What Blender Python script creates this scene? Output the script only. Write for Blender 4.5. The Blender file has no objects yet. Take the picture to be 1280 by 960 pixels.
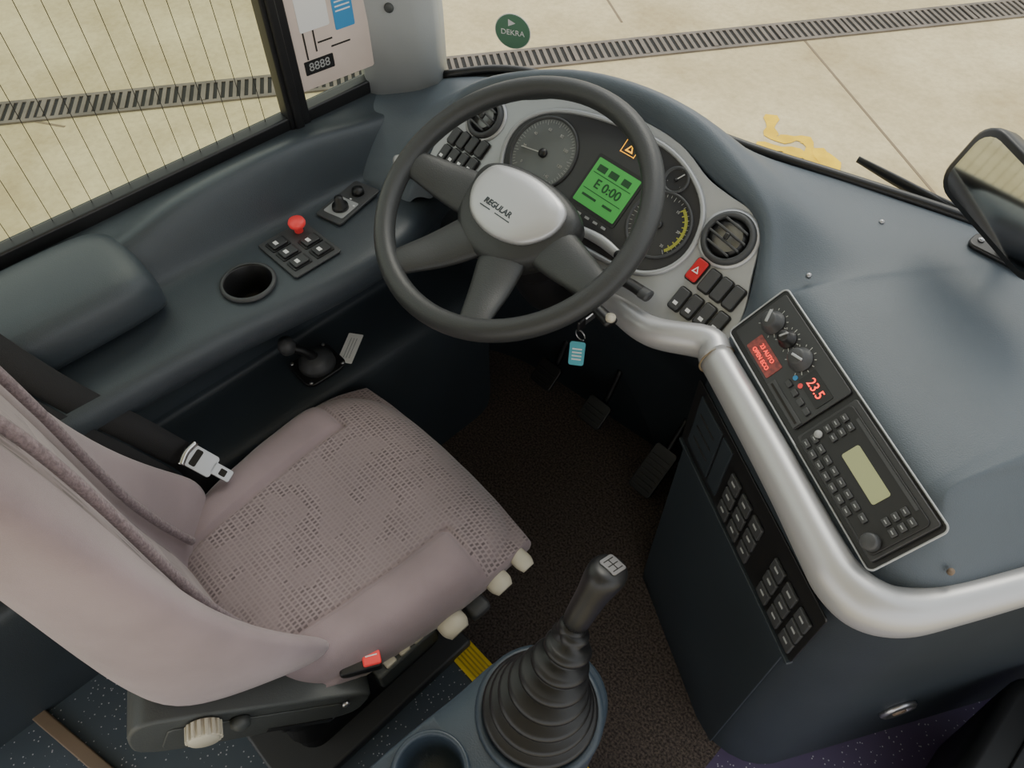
import bpy, bmesh, math, random
from mathutils import Vector, Matrix
random.seed(3)
V=Vector
# ------------------------------------------------------------------ materials
def mat(name,col,rough=.6,metal=0,bump=0,bscale=400,var=0,vscale=8,emit=0,spec=.5,sheen=0,col2=None):
    m=bpy.data.materials.new(name); m.use_nodes=True
    nt=m.node_tree; n=nt.nodes; l=nt.links; b=n['Principled BSDF']
    b.inputs['Base Color'].default_value=(*col,1); b.inputs['Roughness'].default_value=rough
    b.inputs['Metallic'].default_value=metal; b.inputs['Specular IOR Level'].default_value=spec
    if sheen: b.inputs['Sheen Weight'].default_value=sheen
    tc=n.new('ShaderNodeTexCoord')
    if emit:
        b.inputs['Emission Color'].default_value=(*col,1); b.inputs['Emission Strength'].default_value=emit
    if var or col2:
        t=n.new('ShaderNodeTexNoise'); t.inputs['Scale'].default_value=vscale; t.inputs['Detail'].default_value=6
        l.new(tc.outputs['Object'],t.inputs['Vector'])
        r=n.new('ShaderNodeValToRGB'); c2=col2 or tuple(c*(1-var) for c in col)
        r.color_ramp.elements[0].color=(*c2,1); r.color_ramp.elements[1].color=(*[min(1,c*(1+var)) for c in col],1)
        r.color_ramp.elements[0].position=.35; r.color_ramp.elements[1].position=.65
        l.new(t.outputs['Fac'],r.inputs['Fac']); l.new(r.outputs['Color'],b.inputs['Base Color'])
    if bump:
        t=n.new('ShaderNodeTexNoise'); t.inputs['Scale'].default_value=bscale; t.inputs['Detail'].default_value=3
        l.new(tc.outputs['Object'],t.inputs['Vector'])
        bp=n.new('ShaderNodeBump'); bp.inputs['Strength'].default_value=bump; bp.inputs['Distance'].default_value=.002
        l.new(t.outputs['Fac'],bp.inputs['Height']); l.new(bp.outputs['Normal'],b.inputs['Normal'])
    return m
M={}
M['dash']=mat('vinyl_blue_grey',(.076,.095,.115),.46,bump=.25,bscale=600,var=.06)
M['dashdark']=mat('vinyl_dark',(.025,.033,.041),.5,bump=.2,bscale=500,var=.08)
M['side']=mat('vinyl_side',(.041,.052,.063),.42,bump=.25,bscale=600,var=.06)
M['navy']=mat('plastic_navy',(.030,.044,.062),.4,bump=.15,bscale=500,var=.08)
M['black']=mat('plastic_black',(.012,.012,.013),.4,bump=.05)
M['rubber']=mat('rubber_black',(.009,.009,.010),.4)
M['wheel']=mat('wheel_leather',(.030,.032,.033),.45,bump=.2,bscale=500)
M['grey']=mat('plastic_grey',(.05,.052,.055),.5,bump=.1)
M['hous']=mat('housing_grey',(.060,.066,.066),.5,bump=.2)
M['pillar']=mat('pillar_grey',(.36,.38,.39),.6,bump=.1,var=.04)
M['silver']=mat('silver_paint',(.50,.50,.51),.38,metal=.5,bump=.04,bscale=900)
M['silver2']=mat('silver_panel',(.42,.43,.44),.4,metal=.4,bump=.04,bscale=900)
M['chrome']=mat('chrome',(.6,.6,.6),.2,metal=1)
M['metal']=mat('steel',(.42,.42,.43),.3,metal=.9)
M['beige']=mat('plastic_beige',(.56,.52,.42),.45,var=.05)
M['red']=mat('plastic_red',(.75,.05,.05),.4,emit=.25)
M['darkred']=mat('hazard_red',(.45,.015,.02),.35,emit=.15)
M['white']=mat('print_white',(.75,.75,.75),.6)
M['label']=mat('label_white',(.92,.92,.90),.6)
M['icon']=mat('icon_grey',(.35,.36,.36),.6)
M['blue']=mat('print_blue',(.05,.27,.55),.5)
M['teal']=mat('tag_teal',(.10,.40,.48),.5,var=.1)
M['green']=mat('sticker_green',(.10,.22,.14),.5)
M['lcd']=mat('lcd_green',(.05,.34,.06),.4,emit=.30)
M['lcdd']=mat('lcd_dark_marks',(.01,.07,.02),.5)
M['lcdr']=mat('lcd_radio',(.36,.38,.20),.4,emit=.1)
M['redlcd']=mat('lcd_red',(1,.05,.03),.4,emit=2.2)
M['redpan']=mat('display_red',(.30,.06,.05),.4,emit=.15,col2=(.12,.03,.03),vscale=160)
M['amber']=mat('warn_amber',(1,.45,.02),.4,emit=1.2)
M['dial']=mat('dial_face',(.030,.030,.032),.35)
M['dialg']=mat('dial_face_grey',(.13,.14,.14),.3)
M['dmark']=mat('dial_marks',(.42,.42,.40),.5)
M['dyel']=mat('dial_band_olive',(.34,.34,.05),.5)
M['yel']=mat('edge_yellow',(.85,.62,.02),.5,var=.1)
M['yel2']=mat('edge_yellow_dark',(.45,.32,.02),.5)
M['ypaint']=mat('ground_paint_yellow',(.90,.55,.01),.8,var=.15)
M['fab']=mat('seat_velour',(.290,.226,.242),.95,bump=.3,bscale=900,sheen=.3,var=.13,vscale=6)
M['pipe']=mat('seat_piping',(.27,.21,.225),.95,bump=1,bscale=260,sheen=.2,col2=(.17,.13,.142),vscale=220)
M['belt']=mat('belt_webbing',(.012,.012,.014),.7,bump=.5,bscale=900)
M['carpet']=mat('carpet_brown',(.120,.094,.080),1,bump=1,bscale=350,col2=(.026,.020,.018),vscale=200)
M['mirror']=mat('mirror_glass',(.7,.7,.72),.04,metal=1)
M['card']=mat('notice_card',(.62,.52,.47),.7,var=.05,vscale=10)
M['iron']=mat('cast_iron',(.16,.13,.10),.7,var=.2,vscale=6)
M['gap']=mat('dark_gap',(.02,.018,.015),.9)
M['joint']=mat('joint_fill',(.24,.18,.11),.9)
M['brown']=mat('trim_brown',(.18,.13,.09),.6)
M['ceil']=mat('headliner',(.7,.7,.68),.9)

def fabric():
    m=mat('seat_pattern_fabric',(.33,.26,.27),.95,sheen=.3); nt=m.node_tree;n=nt.nodes;l=nt.links;b=n['Principled BSDF']
    tc=n.new('ShaderNodeTexCoord')
    br=n.new('ShaderNodeTexBrick'); br.inputs['Scale'].default_value=1
    br.inputs['Brick Width'].default_value=.0070; br.inputs['Row Height'].default_value=.0095; br.inputs['Mortar Size'].default_value=.0016
    br.inputs['Color1'].default_value=(.215,.170,.178,1);br.inputs['Color2'].default_value=(.12,.092,.098,1);br.inputs['Mortar'].default_value=(.315,.252,.262,1)
    br.offset=.35
    l.new(tc.outputs['Object'],br.inputs['Vector'])
    vo=n.new('ShaderNodeTexVoronoi'); vo.inputs['Scale'].default_value=26; vo.distance='CHEBYCHEV'
    l.new(tc.outputs['Object'],vo.inputs['Vector'])
    mx=n.new('ShaderNodeMix'); mx.data_type='RGBA'; mx.blend_type='MIX'
    r=n.new('ShaderNodeValToRGB'); r.color_ramp.elements[0].position=.3; r.color_ramp.elements[1].position=.7
    r.color_ramp.elements[1].color=(.75,.75,.75,1)
    l.new(vo.outputs['Color'],r.inputs['Fac']); l.new(r.outputs['Color'],mx.inputs['Factor'])
    l.new(br.outputs['Color'],mx.inputs['A']); mx.inputs['B'].default_value=(.275,.220,.229,1)
    l.new(mx.outputs['Result'],b.inputs['Base Color'])
    return m
M['fabp']=fabric()
def speckle(name,base):
    m=mat(name,base,.45); nt=m.node_tree;n=nt.nodes;l=nt.links;b=n['Principled BSDF']
    tc=n.new('ShaderNodeTexCoord'); vo=n.new('ShaderNodeTexVoronoi'); vo.inputs['Scale'].default_value=110
    l.new(tc.outputs['Object'],vo.inputs['Vector'])
    r=n.new('ShaderNodeValToRGB'); r.color_ramp.interpolation='CONSTANT'
    r.color_ramp.elements[0].color=(.45,.45,.5,1); r.color_ramp.elements[1].position=.16; r.color_ramp.elements[1].color=(*base,1)
    l.new(vo.outputs['Distance'],r.inputs['Fac']); l.new(r.outputs['Color'],b.inputs['Base Color']); return m
M['speck']=speckle('speckled_lino',(.060,.080,.105))
M['speckp']=speckle('speckled_lino_purple',(.075,.055,.12))
def concrete():
    m=mat('yard_concrete',(.5,.45,.33),.9); nt=m.node_tree;n=nt.nodes;l=nt.links;b=n['Principled BSDF']
    tc=n.new('ShaderNodeTexCoord')
    a=n.new('ShaderNodeTexNoise');a.inputs['Scale'].default_value=1.1;a.inputs['Detail'].default_value=9;a.inputs['Roughness'].default_value=.65
    c=n.new('ShaderNodeTexNoise');c.inputs['Scale'].default_value=22;c.inputs['Detail'].default_value=8;c.inputs['Roughness'].default_value=.7
    l.new(tc.outputs['Object'],a.inputs['Vector']);l.new(tc.outputs['Object'],c.inputs['Vector'])
    r=n.new('ShaderNodeValToRGB');r.color_ramp.elements[0].position=.32;r.color_ramp.elements[1].position=.68
    r.color_ramp.elements[0].color=(.50,.39,.20,1);r.color_ramp.elements[1].color=(.74,.62,.36,1)
    l.new(a.outputs['Fac'],r.inputs['Fac'])
    mx=n.new('ShaderNodeMix');mx.data_type='RGBA';mx.blend_type='MULTIPLY';mx.inputs['Factor'].default_value=.45
    r2=n.new('ShaderNodeValToRGB');r2.color_ramp.elements[0].position=.3;r2.color_ramp.elements[1].position=.6;r2.color_ramp.elements[0].color=(.6,.58,.55,1)
    l.new(c.outputs['Fac'],r2.inputs['Fac'])
    l.new(r.outputs['Color'],mx.inputs['A']);l.new(r2.outputs['Color'],mx.inputs['B']);
    l.new(mx.outputs['Result'],b.inputs['Base Color']); return m
M['concrete']=concrete()
def glass(name,tint,gl=.06):
    m=bpy.data.materials.new(name);m.use_nodes=True;nt=m.node_tree;n=nt.nodes;l=nt.links;n.clear()
    o=n.new('ShaderNodeOutputMaterial');t=n.new('ShaderNodeBsdfTransparent');t.inputs['Color'].default_value=(*tint,1)
    g=n.new('ShaderNodeBsdfGlossy');g.inputs['Roughness'].default_value=.02
    x=n.new('ShaderNodeMixShader');x.inputs[0].default_value=gl
    l.new(t.outputs[0],x.inputs[1]);l.new(g.outputs[0],x.inputs[2]);l.new(x.outputs[0],o.inputs[0]);return m
M['glass']=glass('windscreen_glass',(.95,.95,.90),.02)
M['glasst']=glass('side_glass_tint',(.70,.74,.62),.04)
# ------------------------------------------------------------------ helpers
COL=bpy.context.scene.collection
def group(name,loc=(0,0,0)):
    e=bpy.data.objects.new(name,None); e.empty_display_size=.05; COL.objects.link(e); return e
def fr(o,x,y):
    x=V(x).normalized(); y=V(y); z=x.cross(y).normalized(); y=z.cross(x)
    m=Matrix.Identity(4)
    for i in range(3): m[i][0]=x[i];m[i][1]=y[i];m[i][2]=z[i];m[i][3]=V(o)[i]
    return m
W=Matrix.Identity(4)
def T(F,x,y,z=0,rz=0,rx=0,ry=0):
    return F@Matrix.Translation((x,y,z))@Matrix.Rotation(rz,4,'Z')@Matrix.Rotation(rx,4,'X')@Matrix.Rotation(ry,4,'Y')
def mk(name,vs,fs,m,par=None,F=W,smooth=True,bevel=0,seg=2,sub=0,solid=0,angle=40):
    me=bpy.data.meshes.new(name); me.from_pydata([tuple(v) for v in vs],[],fs); me.update()
    bm=bmesh.new();bm.from_mesh(me);bmesh.ops.recalc_face_normals(bm,faces=bm.faces);bm.to_mesh(me);bm.free()
    o=bpy.data.objects.new(name,me); COL.objects.link(o); o.matrix_world=F
    for k in (m if isinstance(m,list) else [m]): me.materials.append(k)
    if par: o.parent=par
    if smooth:
        for p in me.polygons: p.use_smooth=True
    if solid:
        s=o.modifiers.new('s','SOLIDIFY');s.thickness=solid;s.offset=-1
    if bevel:
        b=o.modifiers.new('b','BEVEL');b.width=bevel;b.segments=seg;b.limit_method='ANGLE';b.angle_limit=math.radians(angle)
    if sub:
        s=o.modifiers.new('u','SUBSURF');s.levels=sub;s.render_levels=sub
    if bevel and smooth:
        w=o.modifiers.new('w','WEIGHTED_NORMAL')
    return o
def boxes(name,L,m,par=None,F=W,bevel=.002,smooth=True):
    vs=[];fs=[]
    for b in L:
        cx,cy,cz,sx,sy,sz=b[:6]; rz=b[6] if len(b)>6 else 0
        k=len(vs); R=Matrix.Rotation(rz,3,'Z')
        for dx,dy,dz in ((-1,-1,-1),(1,-1,-1),(1,1,-1),(-1,1,-1),(-1,-1,1),(1,-1,1),(1,1,1),(-1,1,1)):
            vs.append(R@V((dx*sx/2,dy*sy/2,dz*sz/2))+V((cx,cy,cz)))
        for f in ((0,3,2,1),(4,5,6,7),(0,1,5,4),(1,2,6,5),(2,3,7,6),(3,0,4,7)): fs.append([k+i for i in f])
    return mk(name,vs,fs,m,par,F,smooth=smooth and bevel>0,bevel=bevel)
def smoothpoly(P,n=6):
    out=[];N=len(P)
    for i in range(N):
        a,b,c,d=[V(P[(i+k-1)%N]) for k in range(4)]
        for j in range(n):
            t=j/n; out.append(.5*((2*b)+(-a+c)*t+(2*a-5*b+4*c-d)*t*t+(-a+3*b-3*c+d)*t**3))
    return out
def rrect(cx,cy,sx,sy,r,n=5):
    P=[]
    for (qx,qy,a0) in ((1,1,0),(-1,1,90),(-1,-1,180),(1,-1,270)):
        for i in range(n+1):
            a=math.radians(a0+90*i/n); P.append((cx+qx*(sx/2-r)+r*math.cos(a),cy+qy*(sy/2-r)+r*math.sin(a)))
    return P
def prism(name,P,z0,z1,m,par=None,F=W,bevel=.002,smooth=True):
    n=len(P); vs=[(p[0],p[1],z0) for p in P]+[(p[0],p[1],z1) for p in P]
    fs=[list(range(n))[::-1],[n+i for i in range(n)]]+[[i,(i+1)%n,n+(i+1)%n,n+i] for i in range(n)]
    return mk(name,vs,fs,m,par,F,smooth=smooth and bevel>0,bevel=bevel)
def circ(cx,cy,r,n=40,ry=None):
    return [(cx+r*math.cos(2*math.pi*i/n),cy+(ry or r)*math.sin(2*math.pi*i/n)) for i in range(n)]
def loft(name,rows,m,par=None,F=W,closed=False,caps=False,sub=0,solid=0,matf=None,smooth=True):
    n=len(rows[0]); vs=[v for r in rows for v in r]; fs=[]
    for i in range(len(rows)-1):
        for j in range(n if closed else n-1):
            k=(j+1)%n; fs.append([i*n+j,i*n+k,(i+1)*n+k,(i+1)*n+j])
    if caps: fs.append(list(range(n))); fs.append([(len(rows)-1)*n+j for j in range(n)])
    o=mk(name,vs,fs,m,par,F,sub=sub,solid=solid,smooth=smooth)
    if matf:
        for p in o.data.polygons: p.material_index=matf(p.center)
    return o
def lathe(name,prof,m,par=None,F=W,n=40,caps=True,bevel=0):
    rows=[[(r*math.cos(2*math.pi*i/n),r*math.sin(2*math.pi*i/n),z) for i in range(n)] for r,z in prof]
    return loft(name,rows,m,par,F,closed=True,caps=caps)
def crom(P,n=8):
    P=[V(p) for p in P]; Q=[2*P[0]-P[1]]+P+[2*P[-1]-P[-2]]; out=[]
    for i in range(1,len(Q)-2):
        a,b,c,d=Q[i-1:i+3]
        for j in range(n):
            t=j/n; out.append(.5*((2*b)+(-a+c)*t+(2*a-5*b+4*c-d)*t*t+(-a+3*b-3*c+d)*t**3))
    out.append(P[-1]); return out
def tube(name,P,rad,m,par=None,F=W,n=14,up=(0,0,1),seg=8,ratio=1,closed=False,caps=True):
    k=len(P); rad=rad if isinstance(rad,(list,tuple)) else [rad]*k
    C=crom(P,seg) if not closed else [V(p) for p in P]
    R=[v.x for v in crom([(r,0,0) for r in rad],seg)] if not closed else rad
    rows=[]
    for i,c in enumerate(C):
        if closed: t=C[(i+1)%len(C)]-C[i-1]
        else: t=C[min(i+1,len(C)-1)]-C[max(i-1,0)]
        t.normalize(); s=t.cross(V(up)); s.normalize(); u=s.cross(t)
        rows.append([c+s*math.cos(2*math.pi*j/n)*R[i]+u*math.sin(2*math.pi*j/n)*R[i]*ratio for j in range(n)])
    if closed: rows.append(rows[0]); caps=False
    return loft(name,rows,m,par,F,closed=True,caps=caps)
def text(name,s,size,m,par,F,ext=.0003,align='CENTER',off=0):
    c=bpy.data.curves.new(name,'FONT'); c.body=s; c.size=size; c.extrude=ext; c.align_x=align; c.align_y='CENTER'; c.offset=off
    o=bpy.data.objects.new(name+'_tmp',c); COL.objects.link(o)
    bpy.context.view_layer.update()
    me=bpy.data.meshes.new_from_object(o.evaluated_get(bpy.context.evaluated_depsgraph_get()))
    bpy.data.objects.remove(o)
    me.materials.clear(); me.materials.append(m)
    q=bpy.data.objects.new(name,me); COL.objects.link(q); q.matrix_world=F; q.parent=par; return q
def ticks(name,cx,cy,r0,r1,a0,a1,n,w,m,par,F,z):
    vs=[];fs=[]
    for i in range(n):
        a=math.radians(a0+(a1-a0)*i/(n-1)); c=V((math.cos(a),math.sin(a),0)); s=V((-c.y,c.x,0)); k=len(vs)
        rr=r0 if i%5 else r0-(r1-r0)*.7
        for (r,e) in ((rr,-1),(rr,1),(r1,1),(r1,-1)): vs.append(V((cx,cy,z))+c*r+s*e*w/2)
        fs.append([k,k+1,k+2,k+3])
    return mk(name,vs,fs,m,par,F,smooth=False)
def cut_hole(o,cx,cy,r,zmin):
    """bake modifiers and cut a round vertical hole into the upward skin of an object"""
    bpy.context.view_layer.update()
    me=bpy.data.meshes.new_from_object(o.evaluated_get(bpy.context.evaluated_depsgraph_get()))
    o.modifiers.clear(); o.data=me
    bm=bmesh.new(); bm.from_mesh(me); n=28
    def near(f): 
        xs=[v.co.x for v in f.verts]; ys=[v.co.y for v in f.verts]
        return f.calc_center_median().z>zmin and min(xs)<cx+r and max(xs)>cx-r and min(ys)<cy+r and max(ys)>cy-r
    for i in range(n):
        a=2*math.pi*i/n; d=V((math.cos(a),math.sin(a),0))
        F=[f for f in bm.faces if near(f)]
        g=list(set(F)|set(e for f in F for e in f.edges)|set(v for f in F for v in f.verts))
        bmesh.ops.bisect_plane(bm,geom=g,plane_co=V((cx,cy,0))+d*r,plane_no=d,dist=1e-6)
    D=[f for f in bm.faces if f.calc_center_median().z>zmin and (f.calc_center_median().xy-V((cx,cy))).length<r*.985 and all((v.co.xy-V((cx,cy))).length<r*1.02 for v in f.verts)]
    bmesh.ops.delete(bm,geom=D,context='FACES')
    bm.to_mesh(me); bm.free()
# ------------------------------------------------------------------ frames
a40=math.radians(40); CLF=fr((-.67,.83,.865),(1,0,0),(0,math.cos(a40),math.sin(a40)))
AX=V((.87,-.493,0)).normalized(); NR=V((AX.y,-AX.x,0)); KO=V((-.103,.656,0))
def K(x,o,z): return KO+AX*x+NR*o+V((0,0,z))
s2=math.sqrt(.5); RPF=fr(K(0,0,.85),AX,-NR*s2+V((0,0,s2)))
LCF=fr(K(-.229,.048,0),AX,(0,0,1))
def CL(x,y,n=0): return CLF@V((x,y,n))
# ================================================================== OUTSIDE
mk('ground',[(-16,-14,-1.1),(12,-14,-1.1),(12,24,-1.1),(-16,24,-1.1)],[[0,1,2,3]],M['concrete'],smooth=False)
dd=V((.5425,.840,0)).normalized(); DF=fr((-3.6,3.40,-1.1),dd,(-dd.y,dd.x,0))
g=group('drainage_grate')
boxes('channel',[(0,0,.003,16,.20,.004)],M['gap'],g,DF,bevel=0)
boxes('frame',[(0,.115,.006,16,.03,.012),(0,-.115,.006,16,.03,.012)],M['iron'],g,DF,bevel=0)
boxes('slats',[(-8+i*.05,0,.008,.024,.2,.008) for i in range(321)],M['iron'],g,DF,bevel=0)
boxes('section_joints',[(-8+i*.5,0,.012,.03,.2,.006) for i in range(33)],M['iron'],g,DF,bevel=0)
g=group('concrete_joint')
for i,(p,q) in enumerate([((-2.35,5.15),(-.5,3.95)),((-.5,3.95),(1.8,2.4)),((-9,-1.5),(-4.95,.9)),((-3.4,4.4),(-9,7.8))]):
    p=V((*p,-1.1));q=V((*q,-1.1));d=(q-p)
    boxes('joint_%d'%i,[(d.length/2,0,.001,d.length,.016,.003)],M['joint'],g,fr(p,d,V((-d.y,d.x,0))),bevel=0)
g=group('painted_ground_mark')
for i,P in enumerate([[(-2.10,4.20),(-1.95,4.00),(-1.80,4.12),(-1.62,3.95),(-1.5,4.02)],[(-1.80,3.88),(-1.62,4.08),(-1.45,3.92),(-1.28,4.02)],[(-1.98,3.86),(-1.72,3.98),(-1.5,3.84),(-1.15,3.94)],[(-1.7,4.1),(-1.4,3.84),(-1.2,3.86)]]):
    C=crom([(x+.14,y-.02,-1.096+.0005*i) for x,y in P],6); rows=[]
    for j,c in enumerate(C):
        t=(C[min(j+1,len(C)-1)]-C[max(j-1,0)]).normalized(); s=V((-t.y,t.x,0))*(.036+.014*math.sin(j*1.7)); rows.append([c+s,c-s])
    loft('stroke_%d'%i,rows,M['ypaint'],g)
# ================================================================== ROOM SHELL
boxes('floor',[(-.6,.35,-.02,1.26,1.5,.04)],M['carpet'],bevel=0)
g=group('floor_entry'); boxes('lino',[(.62,.35,-.02,1.18,1.5,.04)],M['speckp'],g,bevel=0)
g=group('seat_platform')
boxes('platform',[(-.62,-.25,.055,1.2,1.08,.11)],M['speck'],g,bevel=.004)
boxes('nosing',[(-.45,.288,.114,.84,.050,.012)],M['yel'],g,bevel=.003)
boxes('nosing_ribs',[(-.45,.272+.008*i,.1205,.84,.003,.002) for i in range(5)],M['yel2'],g,bevel=0)
boxes('edge_trim',[(-.62,-.30,.118,.9,.025,.012,.25)],M['brown'],g,bevel=.003)
boxes('wall_left',[(-1.265,-.1,.2,.04,2.0,1.2)],M['dashdark'],bevel=0)
boxes('ceiling',[(0,-.9,2.06,2.56,3.4,.04)],M['ceil'],bevel=0)
# windscreen
base=[(-1.13,.885,.825),(-1.03,.945,.855),(-.93,.975,.872),(-.8,.99,.885),(-.66,1.0,.90),(-.5,1.015,.908),(-.34,1.048,.915),(-.17,1.083,.920),(0,1.105,.922),(.2,1.125,.922),(.45,1.11,.922),(.8,1.05,.922),(1.1,.92,.922)]
B=crom(base,5)
loft('wall_front',[[b+V((0,.012,-.006)),b+V((0,.015,-.5)),V((b.x,b.y+.02,-.3))] for b in B],M['dashdark'],solid=.01)
g=group('window_1')
loft('windscreen_glass',[[b+V((0,.012,0)),b+V((0,-.06,.6)),b+V((0,-.18,1.12))] for b in B],M['glass'],g)
tube('windscreen_seal',[V(b)+V((0,.005,.002)) for b in base],.009,M['rubber'],g,seg=5,n=10)
# side windows
g=group('window_2')
mk('side_glass',[(-1.235,-1.0,.82),(-1.235,.60,.82),(-1.235,.60,1.9),(-1.235,-1.0,1.9)],[[0,1,2,3]],M['glasst'],g,smooth=False)
mk('quarter_glass',[(-1.235,.60,.82),(-1.22,.86,.82),(-1.22,.86,1.9),(-1.235,.60,1.9)],[[0,1,2,3]],M['glasst'],g,smooth=False)
boxes('frame_sill',[(-1.225,-.1,.815,.03,1.9,.03)],M['rubber'],g,bevel=.005)
boxes('frame_divider',[(-1.222,.605,1.35,.032,.045,1.1),(-1.205,.60,1.35,.012,.018,1.1)],M['rubber'],g,bevel=.004)
boxes('heating_wires',[(-1.231,-.95+.034*i,1.36,.0010,.0010,1.08) for i in range(45)],M['gap'],g,bevel=0)
g=group('a_pillar')
pil=[]
for z,dy in ((.80,0),(.95,0),(1.3,-.02),(1.9,-.08)):
    pil.append([V((x,y+dy,z)) for x,y in ((-1.26,.79),(-1.215,.77),(-1.19,.785),(-1.13,.835),(-1.108,.868),(-1.13,.91),(-1.26,.92))])
loft('pillar_cover',pil,M['pillar'],g,closed=True,caps=True)
lathe('pillar_fastener',[(.009,0),(.009,.003),(.006,.005),(0.0005,.005)],M['hous'],g,fr((-1.160,.808,.98),(.7,.55,0),(0,0,1)),n=16)
# notice card
NF=fr((-1.205,.700,1.00),(.10,1,0),(0,0,1))
g=group('window_notice')
prism('card',rrect(0,0,.165,.27,.006),0,.001,M['card'],g,NF,bevel=0)
prism('blue_sticker',rrect(.035,-.005,.04,.08,.003),.001,.0018,M['blue'],g,NF,bevel=0)
boxes('sticker_lines',[(.035,.02-.008*i,.002,.03,.0025,.0004) for i in range(5)],M['white'],g,NF,bevel=0)
prism('white_patch',rrect(-.025,.03,.06,.12,.004),.001,.0016,M['white'],g,NF,bevel=0)
prism('display_patch',rrect(-.03,-.095,.06,.026,.002),.001,.0018,M['black'],g,NF,bevel=0)
text('digits','8888',.022,M['icon'],g,T(NF,-.03,-.095,.002))
boxes('diagram',[(-.05,-.055,.0015,.003,.05,.0006),(-.03,-.05,.0015,.003,.04,.0006),(-.01,-.055,.0015,.03,.003,.0006),(.02,-.07,.0015,.04,.003,.0006)],M['gap'],g,NF,bevel=0)
# round sticker
SF=fr((-.985,.953,.948),(.88,.47,0),(0,-.06,.6))
g=group('inspection_sticker')
prism('disc',circ(0,0,.033),0,.0008,M['green'],g,SF,bevel=0)
prism('ring',circ(0,0,.0345),-.0006,.0,M['white'],g,SF,bevel=0)
text('lettering','DEKRA',.0145,M['white'],g,T(SF,0,-.002,.0012))
mk('emblem',[(-.008,.010,.0012),(.006,.017,.0012),(-.008,.024,.0012)],[[0,1,2]],M['white'],g,SF,smooth=False)
# ================================================================== DASHBOARD
dash=group('dashboard')
sec=[((-.305,-.15),(-.335,-.15,0),(-1.10,.70,.775),(-1.24,.70,.79)),
((-.318,-.09),(-.345,-.08,.01),(-1.10,.77,.80),(-1.24,.78,.80)),
((-.31,-.04),(-.335,-.02,.015),(-1.07,.83,.825),(-1.17,.86,.81)),
((-.285,.015),(-.30,.045,.02),(-1.0,.885,.865),(-1.06,.925,.845)),
((-.19,.053),(-.20,.105,.02),(-.885,.935,.90),(-.92,.965,.87)),
((-.105,.093),(-.11,.145,.02),(-.785,.965,.925),(-.80,.985,.885)),
((.005,.113),(.01,.165,.018),(-.66,.98,.945),(-.66,.995,.90)),
((.106,.11),(.12,.165,.016),(-.53,.98,.940),(-.52,1.005,.907)),
((.18,.085),(.2,.138,.014),(-.43,.975,.932),(-.42,1.028,.912)),
((.225,.078),(.26,.115,.012),(-.35,.955,.927),(-.34,1.045,.917)),
((.273,.072),(.31,.09,.01),(-.30,.94,.924),(-.27,1.058,.918)),
((.307,.04),(.34,.05,.008),(-.26,.92,.922),(-.2,1.073,.92)),
((.33,-.01),(.362,.012,.014),(-.235,.905,.920),(-.14,1.085,.921)),
((.352,-.06),(.385,-.011,.026),(-.22,.89,.918),(-.09,1.092,.922))]
rows=[]; nC=V((0,-math.sin(a40),math.cos(a40)))
rows.append([V((-.96,.72,.70)),V((-.975,.70,.72)),V((-.985,.685,.715)),V((-.99,.67,.70)),V((-1.0,.65,.68)),V((-1.06,.62,.68)),V((-1.12,.60,.68)),V((-1.18,.60,.69)),V((-1.24,.60,.70))])
for i,c,m_,b_ in sec:
    p0=CL(*i);p3=CL(*c); p1=p0.lerp(p3,.3)+nC*.012; p2=p0.lerp(p3,.7)+nC*.012
    m_=V(m_);b_=V(b_)
    rows.append([p0-nC*.02,p0,p1,p2,p3,p3.lerp(m_,.5)+V((0,0,.004)),m_,m_.lerp(b_,.5)+V((0,0,.002)),b_])
rows.append([V((-.325,.75,.78)),V((-.318,.757,.80)),V((-.304,.772,.845)),V((-.290,.788,.872)),V((-.277,.80,.889)),V((-.245,.84,.907)),V((-.205,.885,.917)),V((-.13,.98,.922)),V((-.05,1.098,.922))])
prof=[(.095,.77),(.088,.806),(.045,.853),(.014,.884),(-.006,.899)]
def prow(c,nrm,b_):
    b_=V(b_); R=[c+nrm*r+V((0,0,z)) for r,z in prof]
    e=R[-1]; R+= [e.lerp(b_,.08)+V((0,0,.005)),e.lerp(b_,.3)+V((0,0,.010)),e.lerp(b_,.6)+V((0,0,.009)),b_]; return R
path=[]
for x,bx,by in ((-.215,-.02,1.10),(-.15,.04,1.107),(-.05,.09,1.112),(.05,.13,1.115),(.10,.16,1.115)): path.append((K(x,-.05,0),NR,(bx,by,.92)))
for i in range(1,7):
    t=math.radians(15*i); path.append((K(.10+.02*i/6,-.05-.012*i/6,0),NR*math.cos(t)+AX*math.sin(t),(.16+.012*i,1.115,.92)))
for o,bx in ((-.15,.24),(-.3,.25),(-.45,.265),(-.56,.285)): path.append((K(.12,o,0),AX,(bx,1.118,.92)))
for c,n_,b_ in path: rows.append(prow(c,n_,b_))
loft('top_cover',rows,M['dash'],dash,sub=2)
# lower body
lp=[]
for c,n_,b_ in path:
    lp.append([c+n_*r+V((0,0,z)) for r,z in ((.09,.80),(.095,.76),(.098,.72),(.098,.4),(.098,.02),(.098,0))])
first=[K(-.23,-.45,z) for z in (.80,.76,.72,.4,.02,0)]
mid0=[K(-.23,.02,z) for z in (.80,.76,.72,.4,.02,0)]
loft('lower_body',[first,mid0]+lp,M['dashdark'],dash)
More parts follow.
